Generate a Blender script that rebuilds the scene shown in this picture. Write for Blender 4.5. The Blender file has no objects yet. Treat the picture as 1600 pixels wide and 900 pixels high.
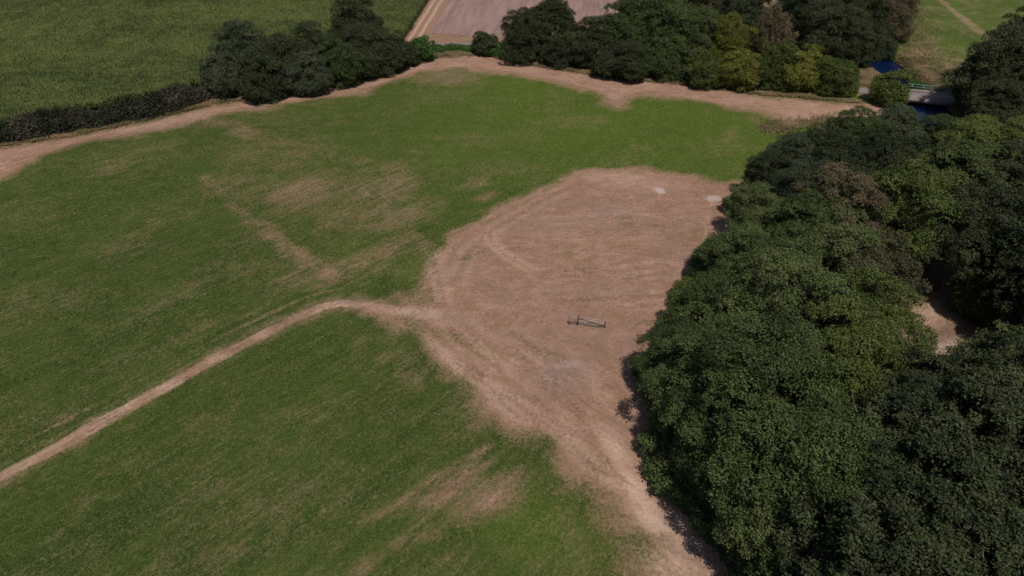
import bpy, math, random
import numpy as np
from mathutils import Vector

# ------------------------------------------------------------------ camera, sky, sun, exposure
S = bpy.context.scene
COL = S.collection
H = 50.0                     # height of the drone above the meadow (m)
PITCH = math.radians(35.0)   # looking down
F = 1121.0                   # focal length in px of a 1600 px wide frame
cam_d = bpy.data.cameras.new('camera'); cam = bpy.data.objects.new('camera', cam_d); COL.objects.link(cam)
cam.location = (0, 0, H); cam.rotation_euler = (math.pi/2 - PITCH, 0, 0)
cam_d.sensor_width = 36.0; cam_d.lens = 36.0*F/1600.0; cam_d.clip_start = 0.5; cam_d.clip_end = 8000
S.camera = cam

TO_SUN = Vector((0.27, -0.96, 0)).normalized(); SUN_EL = math.radians(61)
W = bpy.data.worlds.new('World'); S.world = W; W.use_nodes = True
wn = W.node_tree; bg = wn.nodes['Background']
sky = wn.nodes.new('ShaderNodeTexSky'); sky.sky_type = 'NISHITA'; sky.sun_disc = False
sky.sun_elevation = SUN_EL; sky.sun_rotation = math.atan2(TO_SUN.x, TO_SUN.y)
wn.links.new(sky.outputs[0], bg.inputs[0]); bg.inputs[1].default_value = 0.06
sd = bpy.data.lights.new('sun', 'SUN'); sun = bpy.data.objects.new('sun', sd); COL.objects.link(sun)
sd.energy = 3.4; sd.angle = math.radians(0.55); sd.color = (1.0, 0.93, 0.86)
dv = Vector((TO_SUN.x*math.cos(SUN_EL), TO_SUN.y*math.cos(SUN_EL), math.sin(SUN_EL)))
sun.rotation_euler = dv.to_track_quat('Z', 'Y').to_euler()
S.view_settings.view_transform = 'Standard'; S.view_settings.look = 'None'
S.view_settings.gamma = 1.0; S.view_settings.use_curve_mapping = False
S.view_settings.exposure = 0.04
S.cycles.max_bounces = 5; S.cycles.diffuse_bounces = 3; S.cycles.transmission_bounces = 3
S.cycles.transparent_max_bounces = 4

# ------------------------------------------------------------------ helpers
def G(px, py, z=0.0):
    """survey point: where the ray of photo pixel (px, py) meets the height z"""
    u = (px-800.0)/F; v = -(py-450.0)/F
    th = math.pi/2 - PITCH
    yw = v*math.cos(th) + math.sin(th); zw = v*math.sin(th) - math.cos(th)
    t = (z-H)/zw
    return np.array((u*t, yw*t))

rng = np.random.default_rng(7)

def mesh_np(name, V, faces4=None, faces3=None, mat=None, parent=None, attrs=None, smooth=False, poly=None):
    me = bpy.data.meshes.new(name)
    V = np.asarray(V, dtype=np.float32)
    me.vertices.add(len(V)); me.vertices.foreach_set('co', V.ravel())
    loops = []; starts = []; n = 0
    if faces4 is not None and len(faces4):
        f = np.asarray(faces4, dtype=np.int32); loops.append(f.ravel()); starts.append(np.arange(len(f))*4 + n); n += len(f)*4
    if faces3 is not None and len(faces3):
        f = np.asarray(faces3, dtype=np.int32); loops.append(f.ravel()); starts.append(np.arange(len(f))*3 + n); n += len(f)*3
    loops = np.concatenate(loops).astype(np.int32); starts = np.concatenate(starts).astype(np.int32)
    me.loops.add(len(loops)); me.loops.foreach_set('vertex_index', loops)
    me.polygons.add(len(starts)); me.polygons.foreach_set('loop_start', starts)
    me.update(calc_edges=True)
    if attrs:
        for k, a in attrs.items():
            a = np.asarray(a, dtype=np.float32)
            if a.ndim == 1:
                at = me.attributes.new(k, 'FLOAT', 'POINT'); at.data.foreach_set('value', a)
            else:
                at = me.attributes.new(k, 'FLOAT_COLOR', 'POINT'); at.data.foreach_set('color', a.ravel())
    if smooth: me.polygons.foreach_set('use_smooth', np.ones(len(starts), dtype=bool))
    if mat: me.materials.append(mat)
    o = bpy.data.objects.new(name, me); COL.objects.link(o)
    if parent: o.parent = parent
    return o

def tag(o, label=None, cat=None, group=None, kind=None):
    if label: o['label'] = label
    if cat: o['category'] = cat
    if group: o['group'] = group
    if kind: o['kind'] = kind
    return o

def empty(name, loc=(0, 0, 0), rz=0.0):
    o = bpy.data.objects.new(name, None); COL.objects.link(o); o.location = loc; o.rotation_euler = (0, 0, rz)
    o.empty_display_size = 0.5
    return o

class MB:
    """collects boxes and tubes into one mesh"""
    def __init__(s): s.V = []; s.Q = []; s.T = []; s.n = 0
    def add(s, V, Q=(), T=()):
        s.V.append(np.asarray(V, float)); s.Q += [tuple(i+s.n for i in q) for q in Q]; s.T += [tuple(i+s.n for i in q) for q in T]; s.n += len(V)
    def box(s, x0, x1, y0, y1, z0, z1, b=0.0):
        V = [(x, y, z) for z in (z0, z1) for (x, y) in ((x0, y0), (x1, y0), (x1, y1), (x0, y1))]
        s.add(V, [(0, 3, 2, 1), (4, 5, 6, 7), (0, 1, 5, 4), (1, 2, 6, 5), (2, 3, 7, 6), (3, 0, 4, 7)])
    def tube(s, P, Rr, k=6):
        P = [np.array(p, float) for p in P]; V = []; Q = []
        for i, p in enumerate(P):
            d = P[min(i+1, len(P)-1)] - P[max(i-1, 0)]; d /= np.linalg.norm(d)+1e-9
            a = np.cross(d, (0, 0, 1.0) if abs(d[2]) < .9 else (1.0, 0, 0)); a /= np.linalg.norm(a); b = np.cross(d, a)
            for j in range(k):
                t = 2*math.pi*j/k; V.append(p + Rr[i]*(math.cos(t)*a + math.sin(t)*b))
        for i in range(len(P)-1):
            for j in range(k):
                Q.append((i*k+j, i*k+(j+1) % k, (i+1)*k+(j+1) % k, (i+1)*k+j))
        c0 = len(V); V.append(P[0]); V.append(P[-1]); T = []
        for j in range(k):
            T.append((c0, (j+1) % k, j)); T.append((c0+1, (len(P)-1)*k+j, (len(P)-1)*k+(j+1) % k))
        s.add(V, Q, T)
    def build(s, name, mat, parent=None, smooth=False):
        return mesh_np(name, np.concatenate(s.V), s.Q, s.T, mat, parent, smooth=smooth)

# ------------------------------------------------------------------ node helpers
class NT:
    def __init__(s, name):
        s.m = bpy.data.materials.new(name); s.m.use_nodes = True; s.t = s.m.node_tree; s.t.nodes.clear()
        s.out = s.t.nodes.new('ShaderNodeOutputMaterial')
    def n(s, typ, **kw):
        nd = s.t.nodes.new(typ)
        for k, v in kw.items(): setattr(nd, k, v)
        return nd
    def l(s, a, b): s.t.links.new(a, b)
    def put(s, v, sock):
        if hasattr(v, 'is_output') or isinstance(v, bpy.types.NodeSocket): s.l(v, sock)
        elif isinstance(v, tuple) and len(v) == 3 and sock.type == 'RGBA': sock.default_value = (*v, 1)
        else: sock.default_value = v
    def math(s, op, a, b=0.0, c=None, clamp=False):
        nd = s.n('ShaderNodeMath', operation=op, use_clamp=clamp); s.put(a, nd.inputs[0]); s.put(b, nd.inputs[1])
        if c is not None: s.put(c, nd.inputs[2])
        return nd.outputs[0]
    def mix(s, f, a, b):
        nd = s.n('ShaderNodeMix', data_type='RGBA'); s.put(f, nd.inputs[0]); s.put(a, nd.inputs[6]); s.put(b, nd.inputs[7]); return nd.outputs[2]
    def mul(s, a, k):
        nd = s.n('ShaderNodeMix', data_type='RGBA', blend_type='MULTIPLY'); nd.inputs[0].default_value = 1
        s.put(a, nd.inputs[6])
        cmb = s.n('ShaderNodeCombineColor'); 
        for i in range(3): s.put(k, cmb.inputs[i])
        s.l(cmb.outputs[0], nd.inputs[7]); return nd.outputs[2]
    def pos(s): return s.n('ShaderNodeNewGeometry').outputs['Position']
    def map(s, vec, ang, sc):
        nd = s.n('ShaderNodeVectorRotate', rotation_type='Z_AXIS'); s.l(vec, nd.inputs['Vector']); nd.inputs['Angle'].default_value = -ang
        m = s.n('ShaderNodeVectorMath', operation='MULTIPLY'); s.l(nd.outputs[0], m.inputs[0]); m.inputs[1].default_value = sc
        return m.outputs[0]
    def noise(s, vec, scale, detail=4, rough=.55, dist=0.0):
        nd = s.n('ShaderNodeTexNoise'); s.put(vec, nd.inputs['Vector']); nd.inputs['Scale'].default_value = scale
        nd.inputs['Detail'].default_value = detail; nd.inputs['Roughness'].default_value = rough; nd.inputs['Distortion'].default_value = dist
        return nd.outputs['Fac']
    def step(s, v, a, b):
        nd = s.n('ShaderNodeMapRange'); nd.clamp = True; s.put(v, nd.inputs[0]); nd.inputs[1].default_value = a; nd.inputs[2].default_value = b
        nd.inputs[3].default_value = 0; nd.inputs[4].default_value = 1; return nd.outputs[0]
    def attr(s, name):
        return s.n('ShaderNodeAttribute', attribute_name=name)
    def sep(s, c):
        nd = s.n('ShaderNodeSeparateColor'); s.l(c, nd.inputs[0]); return nd.outputs
    def bsdf(s, col, rough=.9, spec=.2, bump=None, bdist=.05, bstr=.6, metal=0.0):
        p = s.n('ShaderNodeBsdfPrincipled'); s.put(col, p.inputs['Base Color']); s.put(rough, p.inputs['Roughness'])
        p.inputs['Specular IOR Level'].default_value = spec; p.inputs['Metallic'].default_value = metal
        if bump is not None:
            b = s.n('ShaderNodeBump'); b.inputs['Strength'].default_value = bstr; b.inputs['Distance'].default_value = bdist
            s.l(bump, b.inputs['Height']); s.l(b.outputs[0], p.inputs['Normal'])
        return p.outputs[0]
    def done(s, sh): s.l(sh, s.out.inputs[0]); return s.m

# ------------------------------------------------------------------ where the meadow is green and where it is burnt dry
def W_(pts): return np.array([G(*p) for p in pts])
def seg_dist(X, Y, A, B):
    d = B-A; L = (d**2).sum()+1e-9
    t = np.clip(((X-A[0])*d[0]+(Y-A[1])*d[1])/L, 0, 1)
    return np.hypot(X-A[0]-t*d[0], Y-A[1]-t*d[1])
def line_dist(X, Y, P):
    D = np.full(X.shape, 1e9)
    for i in range(len(P)-1): D = np.minimum(D, seg_dist(X, Y, P[i], P[i+1]))
    return D
def poly_sd(X, Y, P):
    """signed distance, positive inside"""
    inside = np.zeros(X.shape, bool); n = len(P)
    D = np.full(X.shape, 1e9)
    for i in range(n):
        A = P[i]; B = P[(i+1) % n]
        D = np.minimum(D, seg_dist(X, Y, A, B))
        c = ((A[1] > Y) != (B[1] > Y)) & (X < (B[0]-A[0])*(Y-A[1])/((B[1]-A[1]) if abs(B[1]-A[1]) > 1e-9 else 1e-9)+A[0])
        inside ^= c
    return np.where(inside, D, -D)
def sm(x, a, b):
    t = np.clip((x-a)/(b-a), 0, 1); return t*t*(3-2*t)

P_DRY = W_([(1250, 288), (1110, 278), (1000, 262), (930, 261), (880, 272), (830, 300), (770, 332), (705, 362), (672, 395), (660, 430), (645, 462),
            (600, 468), (545, 466), (510, 478), (560, 492), (610, 508), (650, 530), (700, 580), (740, 622), (790, 668), (850, 705), (900, 745), (950, 800), (985, 850), (990, 905), (980, 1050),
            (1400, 1050), (1500, 800), (1450, 500), (1400, 350)])
P_TOP = W_([(-150, 262), (0, 232), (120, 213), (330, 163), (430, 152), (560, 128), (650, 92), (760, 82), (830, 98), (960, 118), (1080, 130), (1200, 150), (1330, 160), (1400, 165), (1400, 205),
            (1225, 188), (1185, 176), (1130, 166), (1080, 156), (1000, 146), (985, 150), (968, 168), (950, 160), (935, 146), (870, 128), (800, 116), (720, 108), (660, 112), (620, 128), (560, 146), (500, 152), (430, 168),
            (350, 176), (250, 205), (150, 218), (60, 246), (20, 275), (-20, 290), (-150, 320)])
PATH = W_([(-160, 832), (-60, 780), (0, 742), (90, 696), (180, 648), (260, 606), (330, 566), (400, 530), (455, 503), (500, 482), (530, 475), (570, 478), (620, 487), (680, 494)])
WOOD = W_([(1175, 300), (1240, 250), (1330, 205), (1440, 195), (1520, 200), (1750, 210), (2300, 400), (2300, 1100), (1250, 1100), (1165, 870), (1125, 800), (1065, 765), (1020, 650), (1020, 560), (1080, 480), (1120, 400), (1150, 330)])
PDIR = PATH[8]-PATH[3]; ANG_A = math.atan2(PDIR[1], PDIR[0])
dB = G(1000, 455)-G(700, 470); ANG_B = math.atan2(dB[1], dB[0])
dC = G(980, 790)-G(700, 560); ANG_C = math.atan2(dC[1], dC[0])
RIVER = W_([(1180, -40), (1270, 20), (1330, 60), (1374, 88), (1393, 103), (1416, 125), (1442, 150), (1462, 172), (1500, 205), (1580, 260), (1700, 330), (2000, 420)])
ROAD = W_([(-400, 290), (-150, 239), (0, 207), (160, 176), (316, 149), (420, 120), (540, 92), (640, 76), (690, 71), (745, 71), (830, 79), (960, 94), (1100, 109), (1230, 125), (1345, 141), (1400, 147), (1440, 150.5), (1482, 155), (1560, 165), (1700, 180), (2000, 215)])
TRACK = W_([(640, 72), (650, 55), (662, 36), (674, 18), (686, 0), (708, -35)])
STUBBLE = W_([(664, 52), (684, 22), (700, 0), (724, -40), (1010, -40), (990, 40), (900, 58), (820, 62), (760, 58)])
DITCH = W_([(1440, -30), (1470, 0), (1500, 25), (1530, 48), (1556, 66), (1640, 130)])

# (x, y, rx, ry, tilt, amount): worn and burnt patches, read off the photograph
BLOBS = [(560, 300, 120, 50, .2, .36), (430, 235, 110, 34, 0, .3), (480, 430, 70, 18, .3, .4), (600, 340, 70, 30, .2, .42), (570, 410, 60, 26, .3, .42), (370, 290, 60, 26, 0, .3), (1130, 230, 60, 20, 0, .2), (620, 560, 60, 20, .2, .25), (760, 650, 40, 30, 0, .3), (470, 300, 62, 30, .25, .62), (520, 345, 40, 22, .3, .42), (625, 290, 42, 30, .3, .55), (655, 330, 45, 20, .4, .45), (600, 395, 55, 18, .3, .5), (610, 270, 30, 14, .2, .45), (560, 255, 30, 12, 0, .3),
         (365, 322, 14, 6, -.3, .55), (335, 285, 20, 8, -.5, .38), (405, 355, 30, 10, -.6, .5), (440, 380, 34, 12, -.6, .6), (480, 402, 34, 12, -.5, .66), (522, 428, 24, 14, -.3, .75), (500, 450, 30, 8, .3, .5),
         (650, 238, 14, 6, 0, .42), (740, 285, 30, 10, .2, .42), (765, 305, 20, 8, .2, .42), (385, 205, 34, 16, -.4, .5), (340, 190, 40, 10, 0, .4), (180, 262, 40, 10, .2, .35), (250, 230, 45, 10, .2, .3),
         (745, 706, 22, 9, .5, .72), (700, 735, 40, 10, .55, .66), (650, 770, 44, 10, .55, .6), (600, 800, 36, 8, .5, .5), (768, 778, 52, 34, .4, .85), (715, 755, 60, 22, .55, .7), (740, 745, 30, 14, .5, .45), (680, 830, 40, 16, .5, .4), (590, 870, 30, 14, .5, .4),
         (640, 590, 30, 20, 0, .35), (735, 630, 14, 4, .1, .6), (640, 840, 25, 8, .5, .35), (300, 520, 60, 12, .45, .25), (120, 470, 60, 16, .4, .25), (200, 560, 60, 12, .4, .22), (250, 480, 70, 16, .4, .25),
         (1000, 232, 26, 6, 0, .3), (1140, 215, 16, 22, 0, .3), (900, 190, 70, 12, 0, .28), (735, 215, 60, 8, 0, .25), (700, 120, 60, 18, 0, .55), (1180, 190, 24, 10, -.4, .35),
         (440, 260, 34, 14, .2, .35), (100, 800, 60, 14, .45, .2), (350, 760, 80, 14, .45, .22), (300, 860, 90, 12, .45, .22), (450, 700, 60, 12, .45, .22), (80, 660, 30, 8, .4, .3)]
STRAW = [(1000, 770, 50, 18, -.9, .9), (960, 700, 40, 18, -.9, .6), (1020, 810, 50, 20, -.8, .9), (1060, 830, 50, 30, -.6, .55), (930, 600, 60, 12, -.9, .3), (980, 283, 70, 12, -.1, .3), (700, 560, 60, 10, -.75, .4), (790, 640, 60, 10, -.75, .35),
         (160, 648, 70, 6, .4, .5), (120, 255, 60, 10, 0, .3), (1050, 880, 60, 30, -.5, .6), (640, 487, 40, 6, 0, .6)]
GREY = [(880, 578, 40, 22, .1, .9), (870, 600, 34, 12, -.2, .8), (960, 330, 60, 16, 0, .45), (1050, 380, 30, 40, 0, .35), (860, 560, 50, 10, 0, .3), (950, 350, 70, 10, 0, .4), (990, 560, 20, 30, 0, .5), (1000, 620, 16, 40, 0, .5),
        (1050, 800, 30, 20, 0, .5), (700, 500, 60, 8, 0, .4), (1090, 850, 30, 20, 0, .4), (560, 470, 30, 5, 0, .6), (820, 530, 60, 14, -.1, .3), (960, 450, 60, 12, 0, .35)]
PALE = [(1029, 299, 11, 5, -.1, 1.1), (1111, 311, 14, 5, -.1, .85), (886, 568, 30, 9, .1, .36), (868, 588, 24, 9, -.2, .3)]
GREENISH = [(915, 470, 26, 3, 0, .35), (925, 510, 22, 4, -.1, .45), (1010, 505, 30, 6, 0, .3), (1075, 535, 30, 10, 0, .25), (560, 530, 80, 18, .1, .2), (890, 395, 16, 6, 0, .18), (860, 320, 40, 8, 0, .15),
            (740, 400, 40, 10, .2, .2), (700, 470, 60, 6, 0, .15), (700, 525, 60, 10, -.3, .3), (870, 555, 30, 10, -.2, .3), (860, 690, 20, 14, -.3, .25)]
def blobs(X, Y, L):
    out = np.zeros(X.shape)
    for (px, py, rx, ry, t, a) in L:
        c = G(px, py)
        e1 = G(px+rx*math.cos(t), py-rx*math.sin(t))-c; e2 = G(px+ry*math.sin(t)*.9, py+ry*math.cos(t))-c
        M = np.linalg.inv(np.array([e1, e2]).T)
        u = M[0, 0]*(X-c[0])+M[0, 1]*(Y-c[1]); v = M[1, 0]*(X-c[0])+M[1, 1]*(Y-c[1])
        q = u*u+v*v
        out = np.maximum(out, a*np.exp(-.9*np.clip(q, 0, 20)**1.3))
    return out
_g = np.random.default_rng(3).random((64, 64))
def vn(X, Y, s):
    """smooth value noise"""
    x = X/s; y = Y/s; i = np.floor(x).astype(int); j = np.floor(y).astype(int); u = x-i; v = y-j; u = u*u*(3-2*u); v = v*v*(3-2*v)
    a = _g[i % 64, j % 64]; b = _g[(i+1) % 64, j % 64]; c = _g[i % 64, (j+1) % 64]; d = _g[(i+1) % 64, (j+1) % 64]
    return (a*(1-u)+b*u)*(1-v)+(c*(1-u)+d*u)*v
def rot(X, Y, a): return X*math.cos(a)+Y*math.sin(a), -X*math.sin(a)+Y*math.cos(a)

def masks(X, Y):
    wob = (vn(X, Y, 6.3)-.5)*2.2+(vn(X, Y, 2.7)-.5)*1.8+(vn(X+9, Y, 1.2)-.5)*1.0
    sd = poly_sd(X, Y, P_DRY)
    low = sm(Y, 60, 38)                                     # the lower edge of the burnt area is much softer
    wid = 1.7+2.4*low
    dry = sm(sd+wob*(1+low), -wid, wid)
    st = poly_sd(X, Y, P_TOP)
    dry = np.maximum(dry, .95*sm(st+wob*1.1, -3.0, 1.8))
    dp = line_dist(X, Y, PATH)
    path = sm(dp+wob*.18, 1.0, .5); dry = np.maximum(dry, path)
    ua, va = rot(X, Y, ANG_A)
    strk = vn(ua, va*9, 9.0)
    bl = blobs(X+wob*.6, Y+wob*.6, BLOBS)
    dry = np.maximum(dry, bl*(.82+.5*strk))
    far = sm(dp, 2.4, 1.0)*.34*vn(ua, va, 2.5)*2            # tatty verge of the path
    dry = np.maximum(dry, far)
    # old wheel line running beside the path
    for off, a in ((2.9, .5), (4.6, .28)):
        side = (X-PATH[8][0])*(-PDIR[1])+(Y-PATH[8][1])*PDIR[0]
        dry = np.maximum(dry, np.where(side > 0, a*sm(np.abs(dp-off), .5, .1)*sm(vn(ua, va, 7.), .25, .6), 0))
    ln = line_dist(X, Y, W_([(440, 520), (520, 490), (620, 450)]))
    dry = np.maximum(dry, .0*ln)
    l2 = line_dist(X, Y, W_([(318, 276), (365, 320), (405, 356), (450, 386), (500, 412), (545, 436)])); dry = np.maximum(dry, .58*sm(l2+wob*.4, 1.6, .3)*(.5+.6*vn(X, Y, 4.)))
    l5 = line_dist(X, Y, W_([(560, 290), (600, 330), (650, 375), (672, 395)])); dry = np.maximum(dry, .45*sm(l5+wob*.4, 1.5, .3)*vn(X, Y, 3.)*1.5)
    l3 = line_dist(X, Y, W_([(610, 850), (680, 792), (760, 735)])); dry = np.maximum(dry, .3*sm(l3, .9, .1))
    l4 = line_dist(X, Y, W_([(500, 870), (600, 800), (750, 700)])); dry = np.maximum(dry, .25*sm(l4, .9, .1))
    dry = dry-blobs(X, Y, GREENISH)*(sd > 0)*1.15
    base = .05+.15*sm(vn(ua, va*2.2, 13.)*.6+vn(X, Y, 5.)*.5, .4, .85); dry = np.where(dry > 0, np.maximum(dry, base), dry)
    dry = np.where(dry < base, base, dry)*1.0
    dry = np.where((sd > 1) , dry-.22*sm(vn(X+40, Y*1.6, 7.)*.6+vn(X, Y, 2.)*.4, .55, .8), dry)
    # tyre tracks in the burnt area
    straw = blobs(X, Y, STRAW)
    for P in ([(772, 362), (776, 378), (800, 400), (838, 420)], [(758, 366), (764, 382), (790, 404), (826, 424)], [(683, 385), (690, 420), (702, 470)], [(668, 388), (672, 420), (684, 470)], [(745, 544), (770, 558), (800, 572)],
              [(730, 590), (800, 632), (880, 690), (960, 770)], [(760, 590), (830, 634), (910, 700), (985, 780)]):
        l = line_dist(X, Y, W_(P)); straw = np.maximum(straw, .42*sm(l, .6, .1)*(.5+.5*vn(X, Y, 3.)))
    dkl = np.zeros(X.shape)
    for i_, P in enumerate([[(905, 278), (840, 310), (770, 350), (722, 392), (700, 440)], [(1060, 285), (1085, 330), (1080, 390), (1050, 440), (1000, 470)],
              [(690, 520), (760, 575), (830, 640), (900, 720), (960, 800), (1000, 880)], [(720, 515), (800, 575), (880, 645), (950, 720), (1010, 800), (1060, 890)], [(800, 530), (880, 600), (950, 680), (1010, 760), (1070, 850)],
              [(780, 430), (860, 440), (960, 432), (1040, 420)], [(690, 488), (800, 496), (880, 505), (1000, 516)], [(740, 462), (850, 470), (960, 474), (1040, 470)], [(900, 640), (960, 700), (1010, 770), (1090, 870)],
              [(800, 345), (870, 350), (980, 345), (1080, 350)], [(850, 375), (940, 385), (1040, 382)]]):
        l = line_dist(X, Y, W_(P)); f_ = sm(vn(X+i_*7, Y, 5.), .3, .7)
        straw = np.maximum(straw, .17*f_*np.maximum(sm(l, .75, .1), sm(np.abs(l-1.9), .75, .1))); dkl = np.maximum(dkl, .5*f_*sm(np.abs(l-.95), .8, .1))
    dry = np.where(sd > 0, dry-.2*dkl, dry)
    straw = np.maximum(straw, .45*path*sm(vn(X, Y, 2.), .2, .8)); straw = np.maximum(straw, .35*sm(st, .5, 3)*vn(X, Y, 4.))
    grey = blobs(X, Y, GREY)*(sd > -1)
    ins = poly_sd(X, Y, STUBBLE)
    pale = blobs(X+wob*.5, Y+wob*.3, PALE)
    lush = sm(Y, 70, 125)*sm(X, -45, 15)*.9+.18*sm(Y, 60, 100)
    lush = np.maximum(lush, blobs(X, Y, [(840, 820, 90, 60, 0, .8), (900, 860, 60, 50, 0, .6), (560, 400, 50, 40, 0, .5), (640, 420, 40, 30, 0, .5), (520, 330, 60, 10, 0, .4)]))
    dark = .75*blobs(X, Y, [(300, 380, 230, 60, .3, .9), (480, 560, 160, 50, .4, .8), (580, 660, 120, 40, .4, .7), (700, 160, 80, 16, 0, .5), (150, 300, 90, 30, 0, .5), (200, 800, 200, 60, .4, .7), (100, 560, 150, 50, .3, .5), (680, 560, 60, 40, .3, .5)])
    # rough bank and fields beyond the river
    rs = line_dist(X, Y, RIVER)
    mid = np.interp(Y, RIVER[::-1, 1], RIVER[::-1, 0])
    right = (X > mid) & (Y > 118)
    rb = blobs(X, Y, [(1440, 92, 26, 24, 0, .8), (1455, 70, 30, 18, 0, .6), (1490, 100, 30, 22, 0, .8), (1500, 125, 60, 14, 0, .7), (1430, 60, 14, 20, 0, .6), (1540, 92, 24, 12, 0, .6), (1450, 120, 40, 10, 0, .7)])
    patch = sm(vn(X, Y, 2.2)*.6+vn(X+5, Y, 5.)*.5, .35, .75)
    dd = line_dist(X, Y, DITCH)
    dry = np.where(right, np.maximum(rb*(.30+.5*patch), .03+.2*patch), dry)
    dry = np.where(right, np.maximum(dry, .62*sm(dd+wob*.3, 1.5, .7)), dry)
    lush = np.where(right, .45+.5*vn(X, Y, 6.), lush); dark = np.where(right, .5*blobs(X, Y, [(1510, 52, 40, 14, -.6, 1), (1450, 20, 40, 16, -.6, .6)]), dark)
    straw = np.where(right, .35*patch, straw)
    # far side of the lane: soil of the maize field, verge
    road = line_dist(X, Y, ROAD)
    beyond = Y > np.interp(X, ROAD[:, 0], ROAD[:, 1])
    left = beyond & (X < -10)
    dry = np.where(left, .8-.4*sm(road, 2, 7), dry)
    midf = beyond & (X >= -32) & (X < 40)
    dry = np.where(midf, .95, dry)
    verge = sm(road, 4.5, 2.2)*(~midf)
    dry = np.where(verge > .3, np.maximum(dry, .55+.4*(vn(X, Y, 1.5)-.3)), dry)
    # woodland floor
    ws = poly_sd(X, Y, WOOD)
    wood = sm(ws, 0, 2.5)
    dry = np.maximum(dry, wood); 
    w2 = beyond & (X > 30) & ~right
    dry = np.where(w2, .6, dry)
    litter = np.clip(np.maximum(wood, w2*.5*(X < 66)), 0, 1)
    clear = blobs(X, Y, [(1462, 478, 70, 44, .3, 1), (1490, 555, 80, 40, 0, .9), (1410, 530, 60, 30, 0, .8)])
    pale = np.maximum(pale, .5*blobs(X, Y, [(1490, 550, 50, 26, 0, 1)])); litter = litter*(1-clear)
    straw = np.maximum(straw, .5*clear)
    wB = sm(sd, 0, 4)*sm(Y, 60, 72); wC = sm(sd, -3, 3)*(1-sm(Y, 56, 70))
    wB = np.maximum(wB, sm(Y, 100, 125)*(X > -60))
    dry = dry*(1+.22*sm(sd, 0, 4)+.22*sm(st, 0, 3)+.2*litter)
    A = np.stack([np.clip(dry, 0, 1.3), np.clip(straw, 0, 1), np.clip(grey, 0, 1), np.clip(pale, 0, 1)], -1)
    B = np.stack([np.clip(lush, 0, 1), np.clip(dark, 0, 1), np.clip(wB, 0, 1), np.clip(wC, 0, 1)], -1)
    return A, B, np.clip(litter, 0, 1)

def channel(X, Y):
    d = line_dist(X, Y, RIVER)
    return -2.3*sm(d, 5.0, 2.3)

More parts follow.
